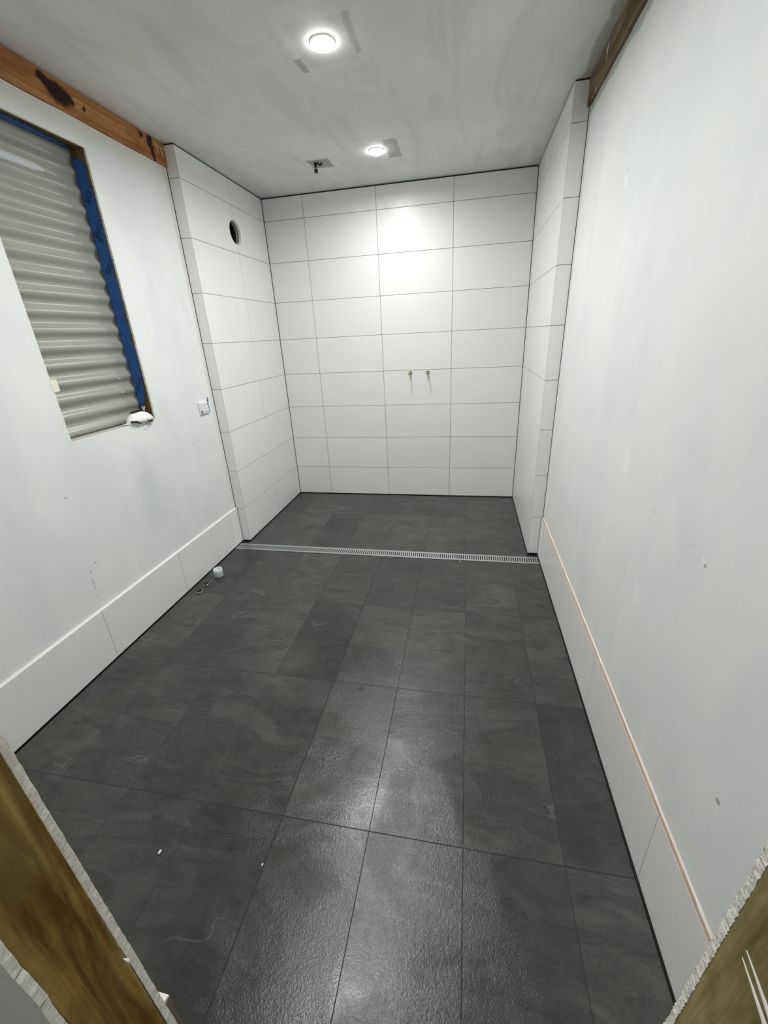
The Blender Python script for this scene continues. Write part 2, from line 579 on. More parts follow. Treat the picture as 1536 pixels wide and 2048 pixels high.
def circle_cell(mb, ax, lo, hi, u0, u1, v0, v1, cu, cv, r, n=24, mat=0):
    """rectangle u0..u1 x v0..v1 with a round hole, between planes lo and hi of ax"""
    per = []
    for k in range(n):
        t = 2 * math.pi * (k + 0.5) / n
        dx, dy = math.cos(t), math.sin(t)
        tx = ((u1 - cu) / dx if dx > 0 else (u0 - cu) / dx) if abs(dx) > 1e-9 else 1e9
        ty = ((v1 - cv) / dy if dy > 0 else (v0 - cv) / dy) if abs(dy) > 1e-9 else 1e9
        q = min(tx, ty)
        per.append(((cu + dx * q, cv + dy * q), (cu + dx * r, cv + dy * r)))
    oth = [i for i in range(3) if i != ax]

    def P(p, h):
        q = [0, 0, 0]
        q[ax] = h
        q[oth[0]], q[oth[1]] = p
        return tuple(q)
    corners = [(u1, v1), (u0, v1), (u0, v0), (u1, v0)]
    for k in range(n):
        o0, i0 = per[k]
        o1, i1 = per[(k + 1) % n]
        outer = [o0]
        if abs(o0[0] - o1[0]) > 1e-6 and abs(o0[1] - o1[1]) > 1e-6:
            outer.append(min(corners, key=lambda c: (c[0] - (o0[0] + o1[0]) / 2) ** 2 + (c[1] - (o0[1] + o1[1]) / 2) ** 2))
        outer.append(o1)
        poly = outer + [i1, i0]
        m = len(poly)
        mb.add([P(p, lo) for p in poly] + [P(p, hi) for p in poly], [tuple(range(m)), tuple(range(2 * m - 1, m - 1, -1))], mat)
        mb.add([P(i0, lo), P(i1, lo), P(i1, hi), P(i0, hi)], [(0, 1, 2, 3)], mat, True)
    return mb


# ------------------------------------------------------------------ floor
mb = MB()
mb.box((-0.60, -3.70, -0.12), (2.10, 0.15, -0.012), 1)
mb.box((-0.400, -3.70, -0.0115), (1.860, -1.258, -0.0008), 0)
mb.box((-0.342, -1.150, -0.0115), (1.792, -0.006, -0.0008), 0)
mb.box((-0.60, -5.2, -0.12), (2.60, -3.70, -0.004), 2)
floor = struct(make('floor', mb, [MT['floor_grout'], MT['dark'], MT['cement']]))
FX, FS = 1.0688, 0.3002
xs = [-0.4045] + [FX + FS * k for k in range(-4, 3)] + [1.8605]
ys = [-3.700, -3.642, -3.043, -2.445, -1.846, -1.2565]
G = 0.0007
for i in range(len(xs) - 1):
    for j in range(len(ys) - 1):
        dz = random.uniform(-0.0004, 0.0)
        # the joint right of the middle is left open and a little wider
        gl = 0.0018 if i == 4 else G
        gr = 0.0018 if i == 3 else G
        tile_box((xs[i] + gl, ys[j] + G * 1.3, -0.010 + dz), (xs[i + 1] - gr, ys[j + 1] - G * 1.3, dz), MT['floor_tile'], floor)
xs2 = [XL + 0.005] + [FX + FS * k for k in range(-4, 3)] + [XR - 0.005]
ys2 = [-1.1515, -0.515, -0.006]
for i in range(len(xs2) - 1):
    for j in range(2):
        dz = random.uniform(-0.0004, 0.0)
        tile_box((xs2[i] + G, ys2[j] + G, -0.010 + dz), (xs2[i + 1] - G, ys2[j + 1] - G, dz), MT['floor_tile'], floor)

# ------------------------------------------------------------------ ceiling
ceiling = struct(make('ceiling', MB().box((-0.60, -3.70, H), (2.10, 0.15, H + 0.10)), MT['ceiling']))

# ------------------------------------------------------------------ tiled walls
ZS = [0.0055] + [Z0 + 0.3 * k for k in range(8)] + [H - 0.0085]
g = 0.00135
TAPS = [(0.8415, 1.1615), (0.9955, 1.1610)]
mb = MB()
mb.box((-0.60, TT, 0.0), (2.10, 0.14, H), 1)
mb.box((XL + 0.005, 0.0017, 0.006), (XR - 0.005, TT, H - 0.0095), 0)
wall_back = struct(make('wall_back', mb, [MT['grout'], MT['dark']]))
XB = [XL + 0.0025, 0.0, 0.6, 1.2, XR - 0.0025]
for i in range(4):
    for j in range(9):
        x0, x1, z0, z1 = XB[i] + g, XB[i + 1] - g, ZS[j] + g, ZS[j + 1] - g
        if i == 2 and j == 3:
            mb = MB()
            hr, hc = 0.0165, 0.021
            cuts = [x0]
            for tx, tz in TAPS:
                cuts += [tx - hc, tx + hc]
            cuts.append(x1)
            for k in range(0, len(cuts) - 1, 2):
                mb.box((cuts[k], 0.0, z0), (cuts[k + 1], TT, z1))
            for tx, tz in TAPS:
                mb.box((tx - hc, 0.0, z0), (tx + hc, TT, tz - hc))
                if z1 - (tz + hc) > 0.0005:
                    mb.box((tx - hc, 0.0, tz + hc), (tx + hc, TT, z1))
                circle_cell(mb, 1, 0.0, TT, tx - hc, tx + hc, tz - hc, min(tz + hc, z1), tx, tz, hr, 20)
            make('tile', mb, MT['tile'], wall_back)
        else:
            tile_box((x0, 0.0, z0), (x1, TT, z1), MT['tile'], wall_back)

VY, VZ, VR = -0.530, 2.218, 0.076


def shower_side(name, side):
    """tiled side wall of the shower with its mitred return"""
    sg = -1 if side == 'left' else 1
    xf = XL if side == 'left' else XR
    xw = WL if side == 'left' else WR
    xk = SL if side == 'left' else SR
    X = lambda d: xf + sg * d                   # depth d into the wall
    mb = MB()

    def bx(d0, d1, y0, y1, z0, z1, m):
        a, b = sorted((X(d0), X(d1)))
        mb.box((a, y0, z0), (b, y1, z1), m)
    deep = 0.19
    if side == 'left':
        h = VR + 0.02
        for d0, d1, m, yy0, yy1, zz0, zz1 in ((0.0017, TT, 0, YR + 0.010, -0.0065, 0.006, H - 0.0095), (TT, deep, 1, YR + TT, 0.0078, 0.0, H)):
            bx(d0, d1, yy0, VY - h, zz0, zz1, m)
            bx(d0, d1, VY + h, yy1, zz0, zz1, m)
            bx(d0, d1, VY - h, VY + h, zz0, VZ - h, m)
            bx(d0, d1, VY - h, VY + h, VZ + h, zz1, m)
            circle_cell(mb, 0, X(d0), X(d1), VY - h, VY + h, VZ - h, VZ + h, VY, VZ, VR + 0.004, 32, m)
    else:
        bx(0.0017, TT, YR + 0.010, -0.0065, 0.006, H - 0.012, 0)
        bx(TT, deep, YR + TT, 0.0078, 0.0, H, 1)
    # grout level of the return
    a, b = sorted((xf + sg * 0.010, xw - sg * 0.004))
    mb.box((a, YR + 0.0017, 0.006), (b, YR + TT, H - 0.0095), 0)
    w = struct(make(name, mb, [MT['grout'], MT['dark']]))
    for j in range(9):
        z0, z1 = ZS[j] + g, ZS[j + 1] - g
        # deep tile against the back wall
        for (y0, y1, mit) in ((VY + g, -0.004, False), (YR + 0.0009, VY - g, True)):
            mb = MB()
            if mit:
                pl = [(xf, y0), (xf, y1), (X(TT), y1), (X(TT), y0 + TT)]
            else:
                pl = [(xf, y0), (xf, y1), (X(TT), y1), (X(TT), y0)]
            if side == 'left' and z0 < VZ < z1:
                # half of the vent hole in this tile
                a0 = [math.pi * k / 16 for k in range(17)]
                if mit:
                    arc = [(VY - g - math.sin(t) * math.sqrt(VR * VR - g * g), VZ + math.cos(t) * VR) for t in a0]
                    out = [(y0, z0), (y0, z1), (y1, z1)] + arc + [(y1, z0)]
                else:
                    arc = [(VY + g + math.sin(t) * math.sqrt(VR * VR - g * g), VZ - math.cos(t) * VR) for t in a0]
                    out = [(y1, z1), (y1, z0), (y0, z0)] + arc + [(y0, z1)]
                mb.prism(out, 0, xf, X(TT), 0)
            else:
                mb.prism(pl, 2, z0, z1)
            make('tile', mb, MT['tile'], w)
        xe = (xk - sg * 0.002) if j == 0 else (xw - sg * 0.0045)
        pl = [(xe, YR), (xf + sg * 0.0009, YR), (X(TT), YR + TT - 0.0002), (xe, YR + TT - 0.0002)]
        make('tile', MB().prism(pl, 2, z0, z1), MT['tile'], w)
    return w


shower_side('wall_shower_left', 'left')
shower_side('wall_shower_right', 'right')

# ------------------------------------------------------------------ painted side walls
WY0, WY1, WZ0, WZ1 = -2.275, -1.713, 1.101, 2.340      # window opening
HB = H
mb = MB()


def wall_ring(x0, x1, y0, y1, z0, z1, hy0, hy1, hz0, hz1, m, edge=None):
    mb.box((x0, y0, z0), (x1, hy0, z1), m)
    mb.box((x0, hy1, z0), (x1, y1, z1), m)
    mb.box((x0, hy0, z0), (x1, hy1, hz0), m)
    mb.box((x0, hy0, hz1), (x1, hy1, z1), m)


YE = YR - 0.0045
wall_ring(WL - 0.010, WL, YF + 0.001, YE, 0.0, HB, WY0, WY1, WZ0, WZ1, 0)
wall_ring(-0.505, WL - 0.0102, -3.70, YE, 0.0, HB, WY0 - 0.022, WY1 + 0.022, WZ0 - 0.022, WZ1 + 0.022, 1)
wall_left = struct(make('wall_left', mb, [MT['wall_left'], MT['dark']]))
# cream plaster edge where the lining stops at the tiled return
make('plaster_edge', MB().prism([(WL - 0.008, YE - 0.012), (WL + 0.0022, YE - 0.010), (WL + 0.0025, YE), (WL - 0.008, YE)], 2, Z0 + 0.01, 2.437), MT['plaster'], wall_left)
mb = MB()
mb.box((WR, YFR + 0.001, 0.0), (WR + 0.010, YE, HB), 0)
mb.box((WR + 0.0102, -3.70, 0.0), (WR + 0.10, YE, HB), 1)
wall_right = struct(make('wall_right', mb, [MT['wall_right'], MT['dark']]))
make('plaster_edge', MB().prism([(WR + 0.008, YE - 0.012), (WR - 0.0018, YE - 0.010), (WR - 0.002, YE), (WR + 0.008, YE)], 2, Z0 + 0.02, 2.437), MT['plaster'], wall_right)

# ------------------------------------------------------------------ skirting tiles
SJ = [-3.58, -3.040, -2.4415, -1.8425, -1.2440, YR - 0.0015]
bl = struct(make('baseboard_left', MB().box((WL + 0.0003, YF + 0.001, 0.006), (SL - TT - 0.0002, YE, Z0 - 0.004)), MT['grout']))
br = struct(make('baseboard_right', MB().box((SR + TT + 0.0002, YFR + 0.001, 0.006), (WR - 0.0003, YE, Z0 - 0.012)), MT['grout']))
for k in range(5):
    y0, y1 = SJ[k] + g * 0.8, SJ[k + 1] - g * 0.8
    tile_box((SL - TT, max(y0, YF + 0.036), 0.0055), (SL, y1, Z0 + 0.004), MT['tile'], bl)
    mb = MB()
    a = max(y0, YFR + 0.002)
    mb.box((SR, a, 0.0055), (SR + TT, y1, Z0 + 0.001), 0)
    mb.box((SR + 0.0012, a, Z0 + 0.001), (SR + TT + 0.0005, y1, Z0 + 0.0022), 1)
    make('tile', mb, [MT['tile'], MT['tile_edge']], br)


def bead(name, parent, xw, sg, width, z, y0, y1, mat, amp):
    """wavy wedge of plaster lying on top of the skirting against the wall"""
    rings = []
    n = 46
    for k in range(n):
        y = y0 + (y1 - y0) * k / (n - 1)
        w = width * (1 + amp * math.sin(k * 1.3) + amp * random.uniform(-1, 1))
        h = 0.008 * (1 + 0.4 * random.uniform(-1, 1))
        rings.append([(xw, y, z - 0.004), (xw + sg * w, y, z - 0.004), (xw + sg * w, y, z + 0.001), (xw + sg * w * 0.45, y, z + 0.0025), (xw, y, z + h)])
    o = make(name, MB().loft(rings, 0, False), mat, parent)
    o['label'] = 'wavy line of pale plaster along the top of the skirting tiles'
    return o


bead('plaster_bead', bl, WL + 0.0004, 1, 0.0044, Z0 + 0.0035, YF + 0.002, YE - 0.002, MT['white_plaster'], 0.12)
bead('plaster_bead', br, WR - 0.0004, -1, 0.0078, Z0 - 0.0005, YFR + 0.002, YE - 0.002, MT['plaster'], 0.22)
# skirting on the front wall, its sawn end showing beside the doorway
bf = struct(make('baseboard_front', MB().box((WL + 0.03, YF + 0.0005, 0.004), (0.787, -3.5652, 0.297)), MT['tile_end']))
mb = MB().box((0.20, -3.565, 0.0055), (0.795, -3.5535, 0.2985))
make('tile', mb, MT['tile_end'], bf)
tile_box((SL + 0.002, -3.565, 0.0055), (0.198, -3.5535, 0.2985), MT['tile'], bf)
make('adhesive_bead', MB().prism([(-3.5838, 0.297), (-3.5530, 0.2988), (-3.5535, 0.3035), (-3.5838, 0.318)], 0, 0.70, 0.7955), MT['plaster'], bf)

# ------------------------------------------------------------------ front wall with the doorway
DZ = 2.08


def lean_l(z):
    return 0.8203 + (1.0835 - z) * 0.0225


def lean_r(z):
    return 1.5966 + (z - 0.88) * 0.020


def board(name, yb, yf, edge, x_far, z0, z1, face_m, core_m, rag, n, parent, sgn, crack0=0.0, crack1=0.0):
    """lining board whose ragged free edge follows edge(z); loft along z"""
    rings = []
    for k in range(n):
        zf = z0 + (z1 - z0) * k / (n - 1)
        a0, a1 = z0 + crack0, z1 - crack1
        z = a0 + (a1 - a0) * k / (n - 1)
        e = edge(z) - sgn * random.uniform(0, rag)
        e2 = edge(z) - sgn * random.uniform(0, rag)
        q = sgn * 0.025
        rings.append([(x_far, yb, zf), (e - q, yb, zf), (e, yb, z), (e2, yf, z), (e2 - q, yf, zf), (x_far, yf, zf)])
    mb = MB().loft(rings, 0, False)
    for i, f in enumerate(mb.f):
        if len(f) == 4 and i < (n - 1) * 6 and i % 6 == 2:
            mb.mi[i] = 1
    return make(name, mb, [face_m, core_m], parent)


mb = MB()
mb.box((-0.60, -3.684, 0.0), (0.770, -3.5962, H), 0)
mb.box((1.665, -3.667, 0.0), (2.10, -3.5762, H), 0)
mb.box((0.770, -3.684, DZ + 0.05), (1.665, -3.5962, H), 0)
wall_front = struct(make('wall_front', mb, MT['dark']))
o = board('plasterboard', -3.5955, YF, lean_l, WL, 0.0, DZ, MT['lining'], MT['core_left'], 0.0022, 240, wall_front, 1)
o['label'] = 'grey cut edge of the lining board beside the left stud'
o = board('plasterboard', -3.5750, YFR, lean_r, WR, 0.0, DZ, MT['lining'], MT['core_right'], 0.0019, 640, wall_front, -1)
o['label'] = 'pale crumbly cut edge of the lining board beside the right stud'
make('plasterboard', MB().box((WL, -3.5955, DZ + 0.001), (WR, -3.577, H)), MT['lining'], wall_front)
# hallway side, left: broken edge in three pieces with cracks between
def hall_edge(z):
    pts = [(0.0, .842), (.60, .842), (.69, .8415), (.725, .8430), (.735, .8475), (.75, .8480), (.78, .8455), (.803, .8445), (.815, .8405), (.835, .8425), (.865, .8425), (.90, .8415), (1.2, .840), (2.1, .838)]
    for (a, p), (b, q) in zip(pts, pts[1:]):
        if a <= z <= b:
            return p + (q - p) * (z - a) / (b - a)
    return .84
for (a, b, c0, c1) in ((0.0, 0.7410, 0, .0016), (0.7410, 0.8100, .0016, .0007), (0.8100, DZ, .0007, 0)):
    board('plasterboard', -3.6945, -3.6842, hall_edge, -0.60, a, b, MT['hall_paint'], MT['core_left'], 0.0018, max(6, int((b - a) * 120)), wall_front, 1, c0, c1)
make('plasterboard', MB().box((1.66, -3.678, 0.0), (2.10, -3.6675, DZ)), MT['hall_paint'], wall_front)
make('plasterboard', MB().box((-0.60, -3.6945, DZ + 0.001), (2.10, -3.6842, H)), MT['hall_paint'], wall_front)


def stud(mat, f0, f1, y0, y1, xin, label):
    """sawn stud, the face towards the doorway from f0(z) at y0 to f1(z) at y1"""
    rings = []
    for z in (0.0, 0.5, 0.9, 1.3, DZ):
        rings.append([(xin, y0, z), (f0(z), y0, z), (f1(z), y1, z), (xin, y1, z)])
    t = make('timber_stud', MB().loft(rings, 0, False), mat, None, bevel=0.0012)
    return tag(t, label, 'stud')


st_l = stud(MT['stud_left'], lambda z: 0.8375 + (0.76 - z) * 0.006, lambda z: 0.8292 + (1.068 - z) * 0.0085, -3.6835, -3.5975, 0.7715,
            'bare olive brown timber stud lining the left side of the doorway, beside the cracked board')
st_r = stud(MT['stud_right'], lambda z: lean_r(z) - 0.001, lambda z: lean_r(z) - 0.001, -3.6665, -3.5768, 1.664,
            'bare greenish timber stud lining the right side of the doorway, with a white plaster smear')
for z0_, sl in ((.9510, .325), (.9632, .300)):
    pts = [(-3.5968 - d, z0_ - d * sl, w) for d, w in ((0.0, .0002), (.009, .0009), (.022, .0018), (.038, .0028), (.062, .0042))]
    rings = []
    for y, z, w in pts:
        x = lean_r(z) - 0.0012
        rings.append([(x + 0.0002, y, z - w * 1.7), (x - 0.0004, y, z - w * .9), (x - 0.0005, y, z + w * .9), (x + 0.0002, y, z + w * 1.7)])
    make('plaster_smear', MB().loft(rings), MT['plaster'], st_r)
make('plaster_crumb', MB().tube([(0.8355, -3.6015, .600), (0.8405, -3.6003, .594), (0.842, -3.6000, .586)], [.0008, .0022, .0009], 6), MT['plaster'], st_l)

# ------------------------------------------------------------------ timber plates under the ceiling
BZ = 2.437
bl_o = make('timber_beam', MB().box((WL + 0.0003, YF + 0.012, BZ), (-0.4095, YR - 0.0006, H - 0.0015)), MT['beam_left'], None, bevel=0.002)
tag(bl_o, 'reddish brown stained timber board along the top of the left wall above the window opening', 'beam')
br_o = make('timber_beam', MB().box((1.8635, YFR + 0.012, BZ), (WR - 0.0003, YR - 0.0006, H - 0.0015)), MT['beam_right'], None, bevel=0.002)
tag(br_o, 'grey brown timber board along the top of the right wall under the ceiling', 'beam')
# pale filler and scratches on them
rings = []
for k in range(30):
    y = YF + 0.02 + (YR - 0.03 - YF - 0.02) * k / 29
    w = 0.0055 * (1 + 0.3 * random.uniform(-1, 1))
    zz = BZ - 0.006 + random.uniform(-.0012, .0012)
    rings.append([(WL - 0.001, y, zz - w), (WL + 0.006, y, zz - w * 0.6), (WL + 0.007, y, zz + w * 0.6), (WL - 0.001, y, zz + w)])
bead_l = make('plaster_bead', MB().loft(rings, 0, False), MT['plaster'], wall_left)
bead_l['label'] = 'pale torn plaster lip along the underside of the timber board'
for (y, z, dy, dz) in ((-1.185, 2.535, .010, -.055), (-1.15, 2.52, .012, -.035), (-1.137, 2.50, .006, -.02)):
    make('paint_scratch', MB().tube([(-0.4095, y, z), (-0.4090, y + dy, z + dz * .5), (-0.4095, y + dy * .8, z + dz)], [.0008, .0022, .0008], 6), MT['white_plaster'], bl_o)
for (y, z, dy, dz) in ((-1.399, 2.538, .004, -.062), (-1.256, 2.457, -.002, -.026), (-1.41, 2.53, .01, -.03)):
    make('paint_scratch', MB().tube([(1.8635, y, z), (1.8630, y + dy, z + dz * .5), (1.8635, y + dy * .8, z + dz)], [.0006, .0016, .0006], 6), MT['white_plaster'], br_o)

# ------------------------------------------------------------------ window opening
mb = MB()
win = struct(make('window_1', MB().box((-0.5045, WY1 + 0.0002, WZ0 - 0.021), (WL - 0.0104, WY1 + 0.0215, WZ1 + 0.021)), MT['reveal']))
make('reveal', MB().box((-0.5045, WY0 - 0.0215, WZ0 - 0.021), (WL - 0.0104, WY0 - 0.0002, WZ1 + 0.021)), MT['reveal'], win)
make('reveal', MB().box((-0.5045, WY0, WZ1 + 0.0002), (WL - 0.0104, WY1, WZ1 + 0.0215)), MT['reveal'], win)
mb = MB()
mb.box((-0.5045, WY0, WZ0 - 0.0215), (WL - 0.0104, WY1, WZ0 - 0.0030))
make('window_sill', mb, MT['lining'], win)
# cream cut edge of the lining board round the opening, with a chewed right edge
mb = MB()
e = 0.0014
mb.box((WL - 0.0098, WY0, WZ1 - e), (WL - 0.0006, WY1 - e, WZ1 - 0.0001))
mb.box((WL - 0.0098, WY0, WZ0 + 0.0001), (WL - 0.0006, WY1 - e, WZ0 + e))
make('board_edge', mb, MT['core_cream'], wall_left)
rings = []
for k in range(90):
    z = WZ0 + 0.002 + (WZ1 - WZ0 - 0.004) * k / 89
    a = 0.0012 + 0.0026 * random.random() ** 2 + (0.002 if z < 1.5 else 0)
    rings.append([(WL - 0.0098, WY1 - 0.0001, z), (WL - 0.0098, WY1 - a, z), (WL - 0.0008, WY1 - a * 0.7, z), (WL - 0.0008, WY1 - 0.0001, z)])
make('board_edge', MB().loft(rings, 0, False), MT['core_cream'], wall_left)

# corrugated steel sheet closing the opening from outside
pitch, amp, xc = 0.0762, 0.0085, -0.5160
rows = []
z = 1.02
nz = int((2.46 - z) / pitch * 14)
for k in range(nz + 1):
    zz = z + pitch * k / 14
    rows.append((xc + amp * math.cos(2 * math.pi * (zz - 1.115) / pitch), zz))
mb = MB()
n = len(rows)
v = []
for y in (-2.42, -1.60):
    for x, zz in rows:
        v.append((x, y, zz))
for y in (-2.42, -1.60):
    for x, zz in rows:
        v.append((x - 0.0008, y, zz))
fs = []
for k in range(n - 1):
    fs.append((k, k + 1, n + k + 1, n + k))
    fs.append((2 * n + k, 3 * n + k, 3 * n + k + 1, 2 * n + k + 1))
fs.append((0, n, 3 * n, 2 * n))
fs.append((n - 1, 3 * n - 1, 4 * n - 1, 2 * n - 1))
mb.add(v, fs, 0, True)
sheet = make('corrugated_sheet', mb, MT['steel'], None, origin=(xc, -2.0, 1.02))
tag(sheet, 'pale grey green corrugated steel sheet closing the window opening in the left wall', 'cladding')
for (y, z, dy) in ((-1.80, 1.333, .012), (-1.805, 1.262, .014)):
    xx = xc + amp * math.cos(2 * math.pi * (z - 1.115) / pitch)
    make('paint_fleck', MB().tube([(xx + .0008, y - dy, z), (xx + .0014, y, z - .001), (xx + .0008, y + dy * .7, z + .003)], [.0006, .002, .0006], 6), MT['white_plaster'], sheet)
# milky film stuck near the top
mb = MB()
zf = [2.205 + 0.003 * k for k in range(11)]
pv = []
for k, z in enumerate(zf):
    xx = xc + amp * math.cos(2 * math.pi * (z - 1.115) / pitch) + 0.0008
    pv.append([(xx, -2.30, z), (xx, -1.93 + 0.06 * math.sin(k / 10 * 3.0), z)])
for k in range(10):
    mb.add([pv[k][0], pv[k][1], pv[k + 1][1], pv[k + 1][0]], [(0, 1, 2, 3)], 0, True)
make('protective_film', mb, MT['film'], sheet, fix=False)

# blue flashing tape
front = [(-0.5028, 2.310), (-0.486, 2.308), (-0.4523, 2.291), (-0.4386, 2.2766), (-0.4421, 2.2392), (-0.4444, 2.1973), (-0.4401, 2.1795), (-0.4361, 2.1458),
         (-0.4388, 2.1124), (-0.4448, 2.0928), (-0.4380, 2.0799), (-0.4345, 2.061), (-0.4340, 2.0483), (-0.4345, 2.0136), (-0.4350, 1.9782), (-0.4395, 1.947),
         (-0.4340, 1.9313), (-0.4345, 1.8751), (-0.4445, 1.819), (-0.4340, 1.8044), (-0.4345, 1.7407), (-0.4350, 1.6711), (-0.440, 1.6597), (-0.4435, 1.6338),
         (-0.4345, 1.5809), (-0.4460, 1.5141), (-0.4345, 1.4794), (-0.4381, 1.3679), (-0.4467, 1.2501), (-0.4659, 1.1821), (-0.5020, 1.1678)]
mb = MB()
zb = [z for _, z in front]
def strip(front, split_lo, split_hi, lift):
    pts = [p for p in front if split_lo <= p[1] <= split_hi]
    rings = []
    for x, z in pts:
        xb = -0.5030
        y0 = WY1 - 0.0006 - lift
        xm = xb + (x - xb) * 0.72
        y1, y2 = WY1 - 0.0010 - lift, WY1 - 0.0048 - lift - 0.002 * math.sin(z * 23)
        rings.append([(xb, y0, z), (xm, y1, z), (x, y2, z), (x, y2 - .0006, z), (xm, y1 - .0006, z), (xb, y0 - .0006, z)])
    return MB().loft(rings, 0, False)
tp = make('flashing_tape', strip(front, 1.78, 2.32, 0.0), MT['tape'], None, origin=(-0.47, WY1, 1.80))
tag(tp, 'upper length of blue printed flashing tape stuck down the right reveal of the window opening', 'tape')
front2 = [(x, z) for x, z in front if z <= 1.83]
tp2 = make('flashing_tape', strip([(-0.4442, 1.827)] + front2, 1.10, 1.83, 0.0010), MT['tape'], None, origin=(-0.47, WY1, 1.17))
tag(tp2, 'lower length of blue flashing tape down the right reveal, ending above the dust mask', 'tape')
make('tape_scrap', MB().prism([(-0.4995, 1.175), (-0.470, 1.172), (-0.487, 1.135)], 1, WY1 - 0.0022, WY1 - 0.0012), MT['white_plaster'], tp2)
mb = MB()
hp = [(-0.4640, -2.274), (-0.4600, -2.065), (-0.4570, -1.976), (-0.4674, -1.848), (-0.4760, -1.756), (-0.500, -1.716)]
rings = []
for x, y in hp:
    rings.append([(-0.5030, y, WZ1 - 0.0006), (x, y, WZ1 - 0.0010), (x + .001, y, WZ1 - 0.0045), (x, y, WZ1 - 0.0051), (x - .004, y, WZ1 - .0016), (-0.5030, y, WZ1 - 0.0012)])
tp3 = make('flashing_tape', MB().loft(rings, 0, False), MT['tape'], None, origin=(-0.48, -2.0, WZ1))
tag(tp3, 'blue flashing tape stuck along the head of the window opening above the corrugated sheet', 'tape')


def letters(txt, size, x, z, rot, parent):
    """printed word lying on the tape, facing -y"""
    cu = bpy.data.curves.new('print', 'FONT')
    cu.body = txt
    cu.size = size
    cu.extrude = 0.0001
    cu.align_x = 'CENTER'
    cu.align_y = 'CENTER'
    tmp = bpy.data.objects.new('print', cu)
    COL.objects.link(tmp)
    me = bpy.data.meshes.new_from_object(tmp.evaluated_get(bpy.context.evaluated_depsgraph_get()))
    bpy.data.objects.remove(tmp)
    bpy.data.curves.remove(cu)
    o = bpy.data.objects.new('printed_lettering', me)
    me.materials.clear()
    me.materials.append(MT['ink'])
    COL.objects.link(o)
    place(o, (x, WY1 - 0.0035, z), parent)
    o.rotation_euler = (math.pi / 2, rot, 0)
    return o


letters('SIGA', 0.040, -0.462, 2.165, -0.95, tp)
letters('SIGA', 0.036, -0.455, 2.035, -0.95, tp)
letters('SIGA', 0.038, -0.456, 1.865, -0.95, tp)
letters('SIGA', 0.036, -0.470, 1.29, -0.95, tp2)
mb = MB()
for k in range(3):           # the wavy emblem beside the word
    cx, cz = -0.487 + 0.010 * k, 1.998 - 0.012 * k
    pts = [(cx - .010, cz + .012), (cx - .004, cz + .006), (cx + .001, cz + .008), (cx + .007, cz - .004)]
    mb.tube([(a, WY1 - 0.0034, b) for a, b in pts], 0.0026, 6)
make('printed_emblem', mb, MT['ink'], tp)

# cream tab on the left edge of the opening
t = make('masking_tape', MB().prism([(-2.281, 1.3735), (-2.262, 1.3725), (-2.2475, 1.372), (-2.2465, 1.323), (-2.262, 1.3205), (-2.280, 1.320)], 0, WL + 0.0004, WL + 0.0014), MT['cream_tape'])
tag(t, 'small cream paper tape tab folded over the left edge of the window opening', 'tape')

# ------------------------------------------------------------------ dust mask on the sill
MX, MY, MZ = -0.440, -1.812, WZ0
mk = thing('dust_mask', (MX, MY, MZ), 'white cup dust mask with black strap buckles lying on the window sill corner', 'mask')
prof = [(-0.098, .003, .006), (-0.094, .018, .016), (-0.080, .038, .027), (-0.055, .050, .034), (-0.020, .054, .037), (0.020, .053, .036), (0.050, .045, .032), (0.072, .030, .024), (0.088, .014, .013), (0.096, .004, .005)]
rings = []
for dy, h, d in prof:
    ring = []
    for k in range(13):
        t = math.pi * k / 12
        ring.append((MX + d * math.cos(t) * (0.95 if math.cos(t) > 0 else 0.9), MY + dy, MZ + 0.0015 + h * math.sin(t) ** 0.8))
    rings.append(ring)
make('mask_cup', MB().loft(rings), MT['mask'], mk)
rings = []
for dy, dx, z in ((-.118, -.004, .006), (-.095, .012, .004), (-.060, .022, .002), (-.040, .024, .001)):
    rings.append([(MX + dx - .008, MY + dy, MZ + z), (MX + dx + .010, MY + dy, MZ + z), (MX + dx + .010, MY + dy, MZ + z + .004), (MX + dx - .008, MY + dy, MZ + z + .006)])
make('mask_flap', MB().loft(rings, 0, False), MT['mask'], mk)
make('strap_buckle', MB().prism([(MY - .040, MZ + .052), (MY + .012, MZ + .056), (MY + .010, MZ + .064), (MY - .030, MZ + .062)], 0, MX - .022, MX + .006), MT['black'], mk, bevel=.001)
make('strap_buckle', MB().prism([(MY - .096, MZ + .012), (MY - .062, MZ + .008), (MY - .062, MZ + .017), (MY - .094, MZ + .021)], 0, MX + .018, MX + .036), MT['black'], mk, bevel=.001)
make('strap', MB().tube([(MX + .034, MY - .068, MZ + .012), (MX + .036, MY - .058, MZ + .008), (MX + .034, MY - .044, MZ + .002), (MX + .032, MY - .030, MZ + .0015)], [.006, .0055, .004, .0015], 8), MT['black'], mk)
make('strap', MB().tube([(MX + .034, MY + .014, MZ + .008), (MX + .034, MY + .028, MZ - .001), (MX + .034, MY + .042, MZ - .004), (MX + .033, MY + .050, MZ + .005)], [.003, .0045, .005, .004], 8), MT['black'], mk)
for (y0, w, d) in ((MY + .026, .016, .040), (MY + .048, .013, .028), (MY + .004, .018, .048)):
    pts = []
    for k in range(17):
        t = math.pi * k / 16
        pts.append((WL + 0.0030, y0 - w * math.cos(t), MZ + .004 - d * math.sin(t) ** 0.7))
    make('elastic_loop', MB().tube(pts, 0.0009, 6), MT['elastic'], mk)

